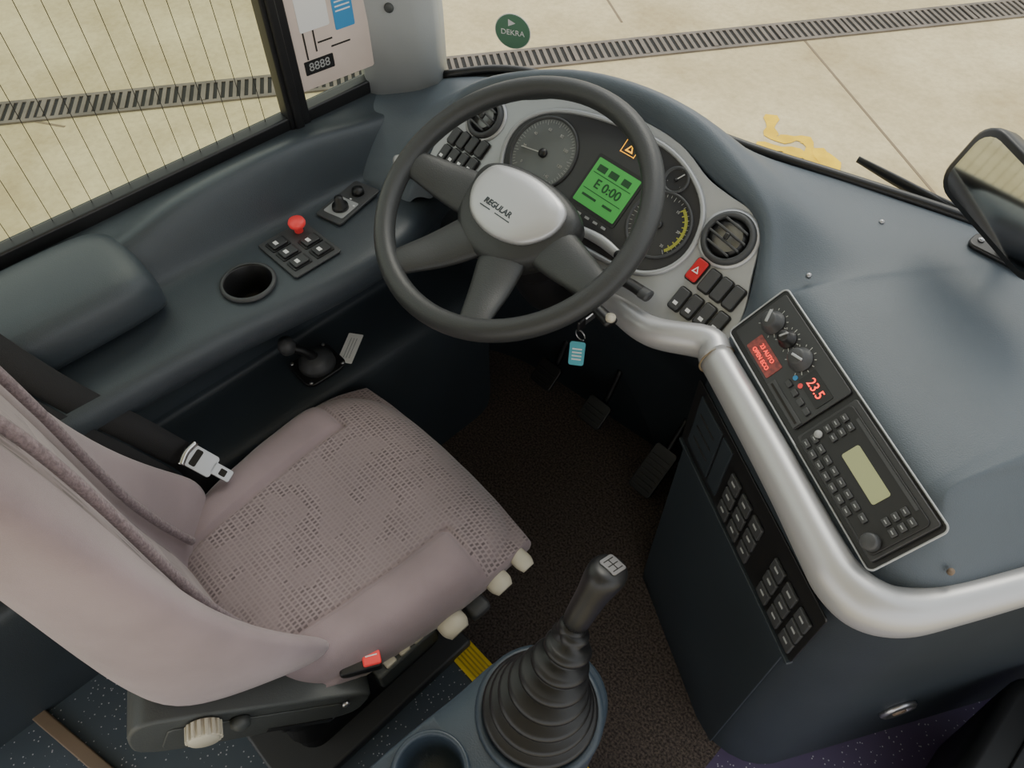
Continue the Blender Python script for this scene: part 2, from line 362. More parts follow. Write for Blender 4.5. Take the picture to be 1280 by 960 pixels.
# knee panel under wheel
kx=((-1.24,.62,.68),(-1.06,.68,.74),(-1.0,.71,.75),(-.88,.745,.745),(-.67,.76,.735),(-.5,.735,.745),(-.4,.73,.76),(-.31,.74,.78))
kn=[]
for X,y0,z0 in kx:
    y1=min(.86,y0+.13)
    kn.append([V((X,y0,z0)),V((X,y0+.03,z0-.04)),V((X,y1,.58)),V((X,min(.95,y1+.09),.45)),V((X,min(1.0,y1+.14),.3)),V((X,min(1.02,y1+.16),0))])
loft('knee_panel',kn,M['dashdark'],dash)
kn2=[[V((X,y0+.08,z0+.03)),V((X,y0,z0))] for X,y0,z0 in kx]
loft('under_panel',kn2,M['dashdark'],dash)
# silver band
bp=[(-1.03,.69,.772),(-.99,.705,.782),(-.94,.72,.778),(-.86,.735,.765),(-.67,.745,.745),(-.52,.722,.753),(-.42,.703,.772),tuple(K(-.235,.054,.797)),tuple(K(-.2,.053,.798))]
br=[.012,.018,.02,.02,.02,.020,.022,.024,.025]
tube('silver_band_left',bp,br,M['silver'],dash,n=20,ratio=1.15)
bp=[K(-.205,.053,.798),K(-.1,.051,.797),K(.02,.051,.796),K(.11,.053,.795),K(.150,.050,.793),K(.182,.034,.792),K(.202,.0,.792),K(.209,-.06,.794),K(.212,-.2,.803),K(.214,-.38,.812),K(.215,-.56,.815)]
tube('silver_band_right',bp,[.024,.025,.026,.028,.030,.031,.028,.024,.021,.018,.017],M['silver'],dash,n=20,ratio=1.2)
lathe('band_seam',[(.0255,-.0008),(.0285,0),(.0255,.0008)],M['joint'],dash,fr(K(-.200,.053,.798),NR,(0,0,1)),n=30,caps=False)
# console face : buttons + door
prism('control_plate',rrect(.20,.638,.40,.160,.006),0,.003,M['black'],dash,LCF,bevel=.001)
prism('service_door',rrect(.20,.29,.37,.51,.008),0,.004,M['dashdark'],dash,LCF,bevel=.0015)
boxes('ledge',[(.20,.553,.002,.40,.008,.012)],M['dashdark'],dash,LCF,bevel=.002)
L=[];I=[]
for cx0 in (.165,.305):
    for r_ in range(3):
        for c_ in range(3):
            L.append((cx0+c_*.036,.588+r_*.038,.006,.028,.030,.006)); I.append((cx0+c_*.036,.592+r_*.038,.0095,.010,.005,.0006))
boxes('push_buttons',L,M['grey'],dash,LCF,bevel=.002)
boxes('button_icons',I,M['icon'],dash,LCF,bevel=0)
boxes('blank_covers',[(.06,.640,.004,.075,.125,.004),(.118,.640,.004,.03,.125,.004)],M['dashdark'],dash,LCF,bevel=.001)
boxes('cover_slots',[(.06,.61+.03*i,.0065,.05,.003,.001) for i in range(3)],M['gap'],dash,LCF,bevel=0)
EF=fr(K(.218,-.235,.235),-NR,(0,0,1))
lathe('end_socket_ring',[(.034,0),(.034,.006),(.029,.010),(.024,.008),(.024,.004),(.0005,.004)],M['metal'],dash,EF,n=30)
lathe('end_socket_core',[(.013,.004),(.013,.010),(.0005,.011)],M['brown'],dash,EF,n=20)
for i,p in enumerate([(-.268,.835,.908),(-.25,.99,.924),K(.185,-.055,.838)]):
    lathe('screw_%d'%i,[(.004,-.004),(.004,0),(.003,.002),(.0005,.0025)],M['brown'] if i==2 else M['metal'],dash,Matrix.Translation(V(p)),n=12)
# ---------------- instrument panel (silver)
ip=group('instrument_panel')
outl=[(-.300,-.155),(-.318,-.09),(-.31,-.04),(-.285,.015),(-.24,.036),(-.19,.053),(-.105,.093),(.005,.113),(.106,.11),(.18,.085),(.225,.078),(.273,.072),(.307,.04),(.33,-.01),(.352,-.06),(.358,-.11),(.335,-.135),(.24,-.135),(.15,-.148),(0,-.165),(-.15,-.15),(-.2,-.125),(-.25,-.15)]
prism('silver_fascia',smoothpoly([(x,y,0) for x,y in outl],5),-.006,.004,M['silver2'],ip,CLF,bevel=.002)
clus=[(-.145,-.085),(-.177,-.03),(-.170,.02),(-.120,.062),(-.03,.087),(.087,.095),(.165,.072),(.212,.03),(.226,-.03),(.200,-.078),(.14,-.102),(0,-.11),(-.09,-.108)]
cs=smoothpoly([(x,y,0) for x,y in clus],6)
prism('cluster_face',cs,.002,.006,M['dial'],ip,CLF,bevel=0)
tube('cluster_bezel',[(p.x,p.y,.006) for p in cs],[.0045]*len(cs),M['silver2'],ip,CLF,closed=True,n=8)
def gauge(nm,cx,cy,r,face,a0,a1,nt,na,ntx,step):
    lathe(nm+'_ring',[(r,0),(r,.004),(r-.003,.005),(r-.005,.001)],M['grey'],ip,T(CLF,cx,cy,.0055),n=48,caps=False)
    prism(nm+'_face',circ(cx,cy,r-.004),.006,.0068,face,ip,CLF,bevel=0)
    ticks(nm+'_ticks',cx,cy,r*.82,r*.90,a0,a1,nt,.0008,M['dmark'],ip,CLF,.0074)
    for i in range(ntx):
        a=math.radians(a0+(a1-a0)*i/(ntx-1)); text(nm+'_num_%d'%i,str(i*step),r*.11,M['dmark'],ip,T(CLF,cx+r*.64*math.cos(a),cy+r*.64*math.sin(a),.0074))
    a=math.radians(na); boxes(nm+'_needle',[(r*.33,0,0,r*.75,.0018,.001)],M['dmark'],ip,T(CLF,cx,cy,.009,rz=a),bevel=0)
    lathe(nm+'_hub',[(r*.12,0),(r*.12,.004),(.0005,.005)],M['black'],ip,T(CLF,cx,cy,.0068),n=20)
gauge('speedometer',-.098,-.012,.066,M['dialg'],225,-45,51,190,8,20)
gauge('tachometer',.158,-.014,.055,M['dial'],225,-45,31,215,6,5)
gauge('fuel_gauge',-.083,-.078,.018,M['dial'],210,-30,11,140,2,1)
gauge('temp_gauge',.140,.058,.022,M['dial'],210,-30,11,60,2,1)
ticks('tacho_band',.158,-.014,.042,.047,60,-40,40,.0018,M['dyel'],ip,CLF,.0078)
LF=T(CLF,.046,-.010,.0072,rz=-.02)
prism('lcd_frame',rrect(0,0,.100,.092,.004),-.0008,.0,M['black'],ip,LF,bevel=0)
prism('lcd',rrect(0,0,.090,.080,.002),0,.0006,M['lcd'],ip,LF,bevel=0)
boxes('lcd_icons',[(-.028,.025,.0009,.018,.011,.0004),(-.003,.025,.0009,.018,.011,.0004),(.024,.025,.0009,.016,.011,.0004),(0,.015,.0009,.08,.0012,.0004),(0,-.014,.0009,.08,.0012,.0004),(-.02,-.024,.0009,.03,.004,.0004),(.02,-.024,.0009,.02,.004,.0004)],M['lcdd'],ip,LF,bevel=0)
text('lcd_digits','E 0:00',.022,M['lcdd'],ip,T(LF,.002,.0,.001),off=.0003)
mk('warning_triangle',[(-.008,-.007,0),(.008,-.007,0),(0,.008,0),(-.004,-.0045,0),(.004,-.0045,0),(0,.004,0)],[[0,1,4,3],[1,2,5,4],[2,0,3,5]],M['amber'],ip,T(CLF,.041,.066,.0078),smooth=False)
boxes('warning_frame',[(0,.012,0,.028,.001,.0004),(0,-.011,0,.028,.001,.0004),(.014,0,0,.001,.024,.0004),(-.014,0,0,.001,.024,.0004)],M['amber'],ip,T(CLF,.041,.066,.0078),bevel=0)
boxes('telltales',[(-.01+i*.018,-.064,.007,.009,.004,.0005) for i in range(6)],M['icon'],ip,CLF,bevel=0)
text('cluster_lettering','REGULAR',.009,M['dmark'],ip,T(CLF,.150,-.052,.0078))
tube('lower_bezel_strip',[(.03,-.088,.008),(.09,-.083,.010),(.14,-.088,.010)],[.007,.009,.007],M['silver2'],ip,CLF,n=12,ratio=.6)
lathe('trip_knob',[(.008,0),(.008,.008),(.006,.010),(.0005,.010)],M['black'],ip,T(CLF,.135,-.087,.010),n=20)
def vent(nm,cx,cy,r):
    F=T(CLF,cx,cy,.003)
    lathe(nm+'_ring',[(r+.004,0),(r+.004,.006),(r,.012),(r-.005,.012),(r-.007,.004),(r-.007,-.01)],M['grey'],ip,F,caps=False)
    lathe(nm+'_trim',[(r+.009,0),(r+.009,.003),(r+.004,.004)],M['silver'],ip,F,caps=False)
    prism(nm+'_back',circ(0,0,r-.003),-.003,.0,M['black'],ip,F,bevel=0)
    lathe(nm+'_ball',[(r-.007,.0),(r-.008,.006),(r*.6,.011)],M['black'],ip,F,caps=False)
    L=[]
    for k in (-.55,-.18,.18,.55):
        w=2*math.sqrt(max(0,(r-.008)**2-(k*r)**2)); L.append((0,k*r,.009,w,.0035,.012))
    boxes(nm+'_louvres',L,M['grey'],ip,T(F,0,0,0,rz=-.15),bevel=.001)
    boxes(nm+'_thumb',[(0,0,.016,.008,.010,.006)],M['black'],ip,F,bevel=.002)
vent('vent_driver',-.244,-.012,.034); vent('vent_centre',.266,.022,.038)
def switches(nm,L,m,w=.0185,h=.036,icon=True):
    for i,(x,y) in enumerate(L):
        F=T(CLF,x,y,.004,rz=-.08)
        prism(nm+'_%d_bezel'%i,rrect(0,0,w+.004,h+.004,.005),0,.003,M['black'],ip,F,bevel=.001)
        prism(nm+'_%d'%i,rrect(0,0,w,h,.004),.003,.008,m,ip,F,bevel=.002)
        if icon: boxes(nm+'_icon_%d'%i,[(0,-h*.22,.0083,w*.4,w*.3,.0006)],M['white'],ip,F,bevel=0)
switches('switch_row_a',[(.281,-.046),(.304,-.047),(.327,-.048)],M['grey'],icon=False)
switches('switch_row_b',[(.258,-.092),(.282,-.092),(.306,-.092),(.330,-.092)],M['grey'])
switches('hazard_switch',[(.255,-.042)],M['darkred'],w=.020,h=.036,icon=False)
mk('hazard_triangle',[(-.006,-.005,0),(.006,-.005,0),(0,.006,0),(-.003,-.0032,0),(.003,-.0032,0),(0,.003,0)],[[0,1,4,3],[1,2,5,4],[2,0,3,5]],M['white'],ip,T(CLF,.255,-.042,.0125),smooth=False)
switches('switch_left_a',[(-.283,-.068),(-.260,-.066),(-.237,-.064),(-.214,-.062)],M['grey'],w=.018,h=.030,icon=False)
switches('switch_left_b',[(-.283,-.103),(-.260,-.101),(-.237,-.099),(-.214,-.097)],M['grey'],w=.018,h=.030)
# ---------------- centre stack plate
prism('stack_plate',rrect(-.033,.012,.385,.100,.008),-.001,.003,M['black'],dash,RPF,bevel=.001)
P=rrect(-.033,.012,.385,.100,.008,8); tube('stack_rim',[(x,y,.004) for x,y in P],[.0014]*len(P),M['silver2'],dash,RPF,closed=True,n=8)
ac=group('climate_control_panel'); R=T(RPF,0,0,.003)
prism('face',rrect(-.128,.014,.178,.086,.004),0,.004,M['dial'],ac,R,bevel=.001)
prism('small_display',rrect(-.155,-.012,.062,.026,.002),.004,.005,M['redpan'],ac,R,bevel=0)
text('small_text','23 AUTO',.0085,M['redlcd'],ac,T(R,-.155,-.007,.0056)); text('small_text_b','OPEN ECO',.0085,M['redlcd'],ac,T(R,-.155,-.018,.0056))
prism('temp_display',rrect(-.070,.022,.048,.026,.002),.004,.005,M['black'],ac,R,bevel=0)
text('temp_digits','23.5',.018,M['redlcd'],ac,T(R,-.070,.022,.0056))
for i,(x,y,r,c) in enumerate(((-.190,.022,.014,'grey'),(-.155,.026,.010,'black'),(-.118,.026,.014,'grey'))):
    lathe('knob_%d'%i,[(r+.003,0),(r+.003,.002),(r,.003),(r*.85,.016),(r*.7,.018),(.0005,.018)],M[c],ac,T(R,x,y,.004),n=28)
    boxes('knob_pointer_%d'%i,[(0,r*.3,.0185,.004 if c!='black' else .002,r*1.3,.004)],M['metal'] if i==2 else M['icon'],ac,T(R,x,y,.004,rz=.6-i*.9),bevel=.001)
    ticks('knob_scale_%d'%i,x,y,r+.005,r+.008,230,-50,12,.0012,M['dmark'],ac,R,.0045)
boxes('small_keys',[(-.098+.016*i,-.003,.006,.010,.008,.003) for i in range(4)],M['grey'],ac,R,bevel=.001)
for i,(x,c) in enumerate(((-.100,'blue'),(-.086,'red'))): prism('dot_%d'%i,circ(x,.008,.0035,16),.004,.0052,M[c],ac,R,bevel=0)
boxes('card_slot',[(-.078,-.022,.005,.075,.013,.002)],M['grey'],ac,R,bevel=.001)
boxes('card_slot_gap',[(-.078,-.022,.0062,.068,.003,.001)],M['gap'],ac,R,bevel=0)
rd=group('dashboard_radio')
prism('face',rrect(.062,.014,.180,.088,.004),0,.007,M['dial'],rd,R,bevel=.0015)
prism('faceplate',rrect(.062,.012,.170,.076,.006),.007,.010,M['black'],rd,R,bevel=.001)
boxes('cassette_slot',[(.062,.046,.0102,.13,.004,.001)],M['grey'],rd,R,bevel=0)
prism('display',rrect(.062,.019,.072,.024,.003),.010,.0108,M['lcdr'],rd,R,bevel=0)
L=[(-.010+.0165*i,-.010,.0115,.012,.0075,.003) for i in range(8)]+[(-.010+.0165*i,-.022,.0115,.012,.0075,.003) for i in range(7)]
L+=[(.122+.014*i,.034-.012*j,.0115,.010,.008,.003) for i in range(2) for j in range(3)]+[(-.012+.014*i,.034-.012*j,.0115,.010,.008,.003) for i in range(2) for j in range(3)]
boxes('keys',L,M['grey'],rd,R,bevel=.001)
boxes('key_marks',[(b[0],b[1],.0133,.005,.0012,.0004) for b in L],M['icon'],rd,R,bevel=0)
lathe('volume_knob',[(.011,0),(.010,.010),(.008,.012),(.0005,.012)],M['grey'],rd,T(R,.134,-.016,.010),n=28)
lathe('eject_knob',[(.005,0),(.005,.004),(.0005,.005)],M['icon'],rd,T(R,-.012,-.003+.0,.010),n=16)
# ================================================================== STEERING WHEEL
sa=math.radians(24); SWF=fr((-.681,.658,.895),(1,0,0),(0,math.cos(sa),math.sin(sa)))
sw=group('steering_wheel')
N=72; Rm=.217
tube('rim',[(Rm*math.cos(2*math.pi*i/N),Rm*math.sin(2*math.pi*i/N),0) for i in range(N)],[.0175]*N,M['wheel'],sw,SWF,closed=True,n=18)
for i,ang in enumerate((190,244,296,350)):
    a=math.radians(ang); c=V((math.cos(a),math.sin(a),0))
    tube('spoke_%d'%i,[c*.03+V((0,0,-.035)),c*.09+V((0,0,-.030)),c*.14+V((0,0,-.022)),c*.185+V((0,0,-.008)),c*.215],[.044,.041,.035,.028,.024],M['wheel'],sw,SWF,n=18,ratio=.36)
hub=smoothpoly([(-.105,.040,0),(-.06,.062,0),(0,.068,0),(.06,.062,0),(.105,.040,0),(.108,.0,0),(.092,-.048,0),(.052,-.085,0),(0,-.096,0),(-.052,-.085,0),(-.092,-.048,0),(-.108,.0,0)],5)
rows=[]
for s_,z in ((.75,-.07),(.98,-.055),(1.0,-.035),(.97,-.022),(.88,-.014),(.6,-.010),(.2,-.009)): rows.append([V((p.x*s_,p.y*s_,z)) for p in hub])
loft('hub_pad',rows,M['wheel'],sw,SWF,closed=True,caps=True)
cap=smoothpoly([(-.088,.018,0),(-.070,.044,0),(0,.056,0),(.070,.044,0),(.088,.018,0),(.082,-.016,0),(.052,-.048,0),(0,-.060,0),(-.052,-.048,0),(-.082,-.016,0)],5)
rows=[]
for s_,z in ((1.0,-.014),(1.0,-.008),(.96,-.004),(.85,-.0005),(.6,.002),(.2,.003)): rows.append([V((p.x*s_,p.y*s_,z)) for p in cap])
loft('hub_cap',rows,M['silver'],sw,SWF,closed=True,caps=True)
text('cap_lettering','REGULAR',.0135,M['dashdark'],sw,T(SWF,-.012,-.020,.0026),ext=.0005,off=.0004)
boxes('cap_underline',[(-.032,-.030,.0022,.022,.0016,.0012),(.006,-.030,.0022,.032,.0016,.0012)],M['dashdark'],sw,SWF,bevel=0)
lathe('column_shroud',[(.045,0),(.055,-.02),(.06,-.06),(.062,-.10),(.05,-.15)],M['black'],sw,T(SWF,0,0,-.05),n=28)
tube('column',[SWF@V((0,0,-.15)),V((-.68,.76,.66)),V((-.68,.85,.58))],[.06,.06,.06],M['black'],sw,n=20)
# stalks
st=group('column_stalk')
tube('stalk_arm',[(-.63,.70,.80),(-.56,.715,.80),(-.50,.728,.806),(-.455,.725,.812)],[.008,.008,.010,.011],M['black'],st,n=12,ratio=.7)
tube('stalk_tip',[(-.462,.725,.811),(-.447,.724,.813)],[.0115,.0115],M['grey'],st,n=12,ratio=.7)
tube('retarder_arm',[(-.63,.68,.785),(-.56,.675,.785),(-.51,.67,.785),(-.465,.662,.785)],[.009,.009,.010,.012],M['black'],st,n=12,ratio=.7)
lathe('retarder_button',[(.008,0),(.008,.006),(.0005,.008)],M['beige'],st,Matrix.Translation((-.468,.662,.792)),n=16)
# key + tag
ky=group('ignition_key')
tube('key_ring',[(-.515+.010*math.cos(t*.7),.652,.725+.010*math.sin(t*.7)) for t in range(9)],.0012,M['metal'],ky,n=6,up=(0,1,0))
boxes('key_blade',[(-.52,.675,.742,.004,.03,.012)],M['metal'],ky,bevel=.001)
boxes('key_head',[(-.52,.658,.742,.006,.018,.022)],M['black'],ky,bevel=.003)
TF=fr((-.513,.645,.688),(.80,.60,0),(0,.1,1))
prism('tag',rrect(0,0,.026,.054,.005),0,.003,M['teal'],ky,TF,bevel=.001)
boxes('tag_print',[(0,.012-.008*i,.0033,.016,.003,.0004) for i in range(4)],M['white'],ky,TF,bevel=0)
# ================================================================== SIDE CONSOLE (left)
sc=group('side_console')
rows=[]
for y,xi,zt,hi in ((-.55,-.93,.72,.80),(0,-.93,.72,.80),(.15,-.927,.72,.80),(.22,-.923,.72,.808),(.28,-.918,.72,.825),(.36,-.907,.72,.832),(.44,-.898,.72,.834),(.52,-.892,.720,.832),(.60,-.900,.72,.824),(.66,-.925,.715,.812),(.72,-.96,.70,.80),(.80,-.98,.70,.79)):
    e=xi
    rows.append([V((-1.25,y,.803)),V((-1.20,y,.805)),V((-1.165,y,hi-.006)),V((-1.145,y,hi)),V((-1.128,y,hi-.004)),V((-1.11,y,zt+.05)),V((-1.10,y,zt+.012)),V((-1.088,y,zt)),V((min(-1.04,e-.06),y,zt)),V((e-.035,y,zt)),V((e-.010,y,zt-.005)),V((e,y,zt-.03)),V((e-.005,y,zt-.06)),V((e-.05,y,zt-.11)),V((-1.06,y,.54)),V((-1.075,y,.46)),V((-1.07,y,.448)),V((-.94,y,.445)),V((-.915,y,.435)),V((-.908,y,.40)),V((-.91,y,.11)),V((-.91,y,0))])
cb=loft('console_body',rows,[M['side'],M['dashdark']],sc,sub=2,matf=lambda c: 1 if c.z<.5 else 0)
cut_hole(cb,-.998,.33,.042,.65)
ar=group('window_armrest')
rows=[]
for y,s_,dz in ((-.6,1,0),(-.3,1,0),(0,1,0),(.12,1,0),(.165,.97,-.003),(.19,.90,-.012),(.205,.78,-.03),(.208,.6,-.05)):
    cx=-1.11; w=.098*s_
    rows.append([V((cx-w,y,.723)),V((cx-w,y,.80+dz)),V((cx-w*.85,y,.824+dz)),V((cx,y,.830+dz)),V((cx+w*.85,y,.822+dz)),V((cx+w,y,.800+dz)),V((cx+w*1.02,y,.755+dz*.4)),V((cx+w*.95,y,.722))])
loft('armrest_pad',rows,M['side'],ar,sub=1,closed=True,caps=True)
cu=group('cup_holder')
lathe('cup',[(.048,0),(.047,.004),(.0435,.005),(.041,.002),(.040,-.05),(.037,-.066),(.0005,-.066)],M['black'],cu,Matrix.Translation((-.998,.33,.7215)),caps=False)
lathe('rim',[(.0485,.0),(.0485,.003),(.045,.0058),(.042,.005)],M['grey'],cu,Matrix.Translation((-.998,.33,.7225)),caps=False)
SP=fr((-1.008,.443,.7215),(1,.02,.0),(0,1,0))
sp=group('side_switch_panel')
prism('plate',rrect(0,0,.118,.100,.006),0,.004,M['grey'],sp,SP,bevel=.0015)
for i,(x,y) in enumerate(((-.034,-.022),(-.002,-.022),(.032,-.022),(.0,.024),(.034,.024))):
    prism('rocker_bezel_%d'%i,rrect(x,y,.028,.038,.003),.004,.006,M['black'],sp,SP,bevel=0)
    prism('rocker_%d'%i,rrect(x,y,.022,.030,.003),.006,.010,M['dial'],sp,SP,bevel=.0015)
    boxes('rocker_icon_%d'%i,[(x,y-.004,.0103,.010,.007,.0005)],M['white'],sp,SP,bevel=0)
lathe('stop_button',[(.008,0),(.008,.014),(.015,.015),(.016,.020),(.014,.025),(.0005,.026)],M['red'],sp,T(SP,-.038,.026,.004),n=28)
JP=fr((-1.050,.582,.7225),(1,.25,0),(-.25,1,0))
jp=group('mirror_control')
prism('plate',rrect(0,0,.060,.118,.006),0,.005,M['grey'],jp,JP,bevel=.0015)
prism('plate_inset',rrect(0,-.02,.046,.05,.004),.005,.0058,M['silver2'],jp,JP,bevel=0)
lathe('rotary',[(.016,0),(.015,.008),(.009,.010),(.008,.024),(.0005,.026)],M['black'],jp,T(JP,0,-.022,.0055),n=24)
lathe('rotary_b',[(.012,0),(.011,.010),(.0005,.012)],M['black'],jp,T(JP,0,.030,.005),n=24)
boxes('rotary_marks',[(-.018,-.005,.006,.004,.003,.0006),(.018,-.005,.006,.004,.003,.0006),(0,.008,.006,.004,.003,.0006)],M['white'],jp,JP,bevel=0)
# ================================================================== HANDBRAKE
hb=group('handbrake_lever')
HB=Matrix.Translation((-.985,.400,.447))
prism('base_plate',rrect(0,0,.085,.095,.02),0,.008,M['black'],hb,HB,bevel=.003)
lathe('collar',[(.038,0),(.036,.014),(.028,.022),(.026,.028),(.0005,.03)],M['grey'],hb,T(HB,0,0,.006))
tube('lever',[(-.985,.40,.47),(-.99,.385,.50),(-1.0,.365,.52)],[.012,.009,.009],M['black'],hb,n=14)
lathe('lever_knob',[(.0005,-.02),(.014,-.014),(.018,0),(.014,.014),(.0005,.02)],M['grey'],hb,Matrix.Translation((-1.003,.358,.528)))
for i,(x,y) in enumerate(((-.034,-.038),(.034,-.038),(.034,.038),(-.034,.038))): lathe('bolt_%d'%i,[(.004,0),(.004,.002),(.0005,.003)],M['metal'],hb,T(HB,x,y,.008),n=10)
lb=group('handbrake_label'); LBF=Matrix.Translation((-.978,.476,.4475))@Matrix.Rotation(math.radians(35),4,'Z')
prism('label',rrect(0,0,.032,.080,.002),0,.0008,M['label'],lb,LBF,bevel=0)
boxes('print',[(-.006+.006*i,0,.0011,.0011,.055,.0003) for i in range(3)],M['icon'],lb,LBF,bevel=0)
# ================================================================== SEAT
seat=group('driver_seat')
SX,SY=-.648,.205
n=100; hx,hy=.238,.242
def ctop(u,v):
    r=(abs(u)**5+abs(v)**5)**.2
    z=.503-.040*min(1,r)**9
    y=v*hy; x=u*hx
    if y<.15: z+=.026*max(0,(abs(x)-.125)/.11)**.8*min(1,(.15-y)/.05)*(1-min(1,r)**10)
    z-=.030*max(0,(v-.45)/.55)**2
    if y<.125: z-=.009*math.exp(-((abs(x)-.140)/.005)**2)
    if abs(x)>.138: z-=.009*math.exp(-((y-.125)/.005)**2)*(1-min(1,r)**10)
    z-=.006*math.exp(-(x/.12)**2-((y+.03)/.12)**2)
    z+=.0012*math.sin(x*60+y*25)*math.sin(y*47-x*20)
    return z
vs=[];fs=[]
def sq(u,v,k=.13): 
    tp=1-.20*max(0,(-v*.5+.3)/.8)**1.3
    return (u*hx*math.sqrt(1-k*v*v)*1.05*tp,v*hy*math.sqrt(1-k*u*u)*1.05)
for j in range(n+1):
    for i in range(n+1):
        u=-1+2*i/n; v=-1+2*j/n; x,y=sq(u,v); vs.append((x,y,ctop(u,v)))
for j in range(n):
    for i in range(n): fs.append([j*(n+1)+i,j*(n+1)+i+1,(j+1)*(n+1)+i+1,(j+1)*(n+1)+i])
ring=[i for i in range(n+1)]+[(j*(n+1)+n) for j in range(1,n+1)]+[n*(n+1)+i for i in range(n-1,-1,-1)]+[j*(n+1) for j in range(n-1,0,-1)]
prev=ring
for s_,dz in ((1.010,.010),(1.012,.022),(1.005,.038),(.97,.050),(.90,.055)):
    cur=[]
    for k in ring: x,y,z=vs[k]; vs.append((x*s_,y*s_,z-dz)); cur.append(len(vs)-1)
    for q in range(len(ring)): fs.append([prev[q],prev[(q+1)%len(ring)],cur[(q+1)%len(ring)],cur[q]])
    prev=cur
fs.append(prev)
o=mk('cushion',vs,fs,[M['fabp'],M['fab']],seat,Matrix.Translation((SX,SY,0)))
nt_=(n*n)
for p in o.data.polygons:
    c=p.center
    tp=1-.20*max(0,(-(c.y/hy)*.5+.3)/.8)**1.3
    if (abs(c.x)/tp>.143 and c.y<.128) or p.index>=nt_ : p.material_index=1
# backrest
BX=-.655
rows=[]
for z,yf,wf,hw,yb,ob in ((.475,-.02,.07,.165,-.12,-.03),(.495,-.012,.098,.192,-.140,-.025),(.54,-.015,.105,.204,-.160,-.02),(.60,-.025,.082,.203,-.168,-.01),(.70,-.036,.048,.198,-.172,0),(.82,-.040,.016,.194,-.172,0),(.95,-.046,.002,.190,-.172,0),(1.08,-.056,-.006,.182,-.175,0),(1.17,-.072,-.01,.165,-.175,0),(1.23,-.09,-.01,.14,-.165,0),(1.25,-.105,-.01,.11,-.15,0)):
    k=hw/.2
    q=[(0,yf),(.05*k,yf),(.082*k,yf),(.097*k,yf-.007),(.110*k,yf+.12*wf),(.150*k,yf+.62*wf),(hw-.016,yf+wf),(hw,yf+wf*.85-.010),(hw-.006+ob,yf+wf*.3-.035),(.165*k+ob,yf*.4+yb*.6+.01),(.128*k+ob*.6,yb+.022),(.06*k,yb),(0,yb)]
    rows.append([V((x,y,z)) for x,y in q]+[V((-x,y,z)) for x,y in q[-2:0:-1]])
def bm_(c): return 0 if (abs(c.x)<.092 and c.y>-.11) else 1
loft('backrest',rows,[M['fabp'],M['fab']],seat,Matrix.Translation((BX,0,0)),closed=True,caps=True,sub=2,matf=bm_)
for sgn in (1,-1):
    tube('backrest_piping_%d'%(sgn>0),[(BX+sgn*.108,.014,.52),(BX+sgn*.106,-.004,.60),(BX+sgn*.103,-.020,.70),(BX+sgn*.099,-.029,.82),(BX+sgn*.095,-.036,.95),(BX+sgn*.090,-.048,1.08),(BX+sgn*.082,-.066,1.17)],.0068,M['pipe'],seat,n=8)
# seat base
boxes('base_pan',[(SX,.19,.405,.40,.40,.045),(SX,.12,.37,.36,.34,.04)],M['black'],seat,bevel=.01)
rows=[]
for i in range(7):
    z=.12+i*.04; s_=1.0-(.06 if i%2 else 0); rows.append([V((SX+x*s_,.12+y*s_,z)) for x,y in rrect(0,0,.34,.34,.04)])
loft('suspension_bellows',rows,M['rubber'],seat,closed=True,caps=True)
boxes('base_frame',[(SX,.10,.125,.42,.42,.03)],M['grey'],seat,bevel=.006)
# adjuster housing, right side of seat
AH=fr((-.497,-.052,.458),(.135,.263,-.14),(0,0,1))  # x forward, y up, z outward
prism('recline_housing',smoothpoly([(-.170,-.02,0),(-.165,.045,0),(-.10,.055,0),(.05,.050,0),(.15,.045,0),(.165,.01,0),(.14,-.040,0),(0,-.066,0),(-.135,-.066,0)],4),-.05,.024,M['hous'],seat,AH,bevel=.006)
prism('housing_face',rrect(-.0,-.010,.25,.070,.01),.023,.027,M['hous'],seat,AH,bevel=.002)
boxes('housing_slot',[(.07,-.036,.0275,.10,.014,.002)],M['black'],seat,AH,bevel=.001)
KF=T(AH,-.080,.033,.026)
lathe('recline_knob_core',[(.022,0),(.022,.022),(.019,.026),(.0005,.026)],M['beige'],seat,KF,n=30)
for t in range(16):
    boxes('recline_knob_rib_%d'%t,[(.0225,0,.012,.005,.005,.022)],M['beige'],seat,T(KF,0,0,0,rz=t*math.pi/8),bevel=.001)
lathe('pivot_bolt',[(.014,0),(.014,.010),(.006,.016),(.0005,.016)],M['hous'],seat,T(AH,-.030,.028,.026),n=20)
lathe('pivot_bolt_b',[(.006,0),(.006,.006),(.0005,.007)],M['metal'],seat,T(AH,.125,.03,.026),n=14)
# paddles on cushion edge
for i,(y,z,s_) in enumerate(((.405,.432,.034),(.350,.430,.044),(.300,.42,.0),(.248,.425,.050))):
    if s_==0: boxes('paddle_%d'%i,[(-.402,y,z-.012,.045,.040,.026)],M['grey'],seat,bevel=.008); continue
    tube('paddle_%d'%i,[(-.45,y,z-.01),(-.42,y,z),(-.392,y,z+.001),(-.378,y,z-.002)],[s_*.34,s_*.46,s_*.5,s_*.36],M['beige'],seat,n=14,ratio=.62)
boxes('control_strip',[(-.432,.165,.405,.05,.12,.05)],M['hous'],seat,bevel=.006)
boxes('control_keys',[(-.424,.135+.028*i,.431,.026,.020,.010) for i in range(3)],M['beige'],seat,bevel=.003)
bk=group('seat_belt_buckle')
BF=fr((-.440,.098,.462),(.45,.90,-.1),(-.90,.42,.1))
boxes('buckle_body',[(0,0,0,.065,.036,.024)],M['black'],bk,BF,bevel=.005)
boxes('release_button',[(.018,0,.013,.028,.028,.008)],M['red'],bk,BF,bevel=.003)
boxes('button_mark',[(.018,0,.0175,.018,.002,.0006)],M['white'],bk,BF,bevel=0)
tube('stalk',[(-.46,.02,.40),(-.455,.055,.43),(-.447,.080,.455)],.010,M['black'],bk,n=10)
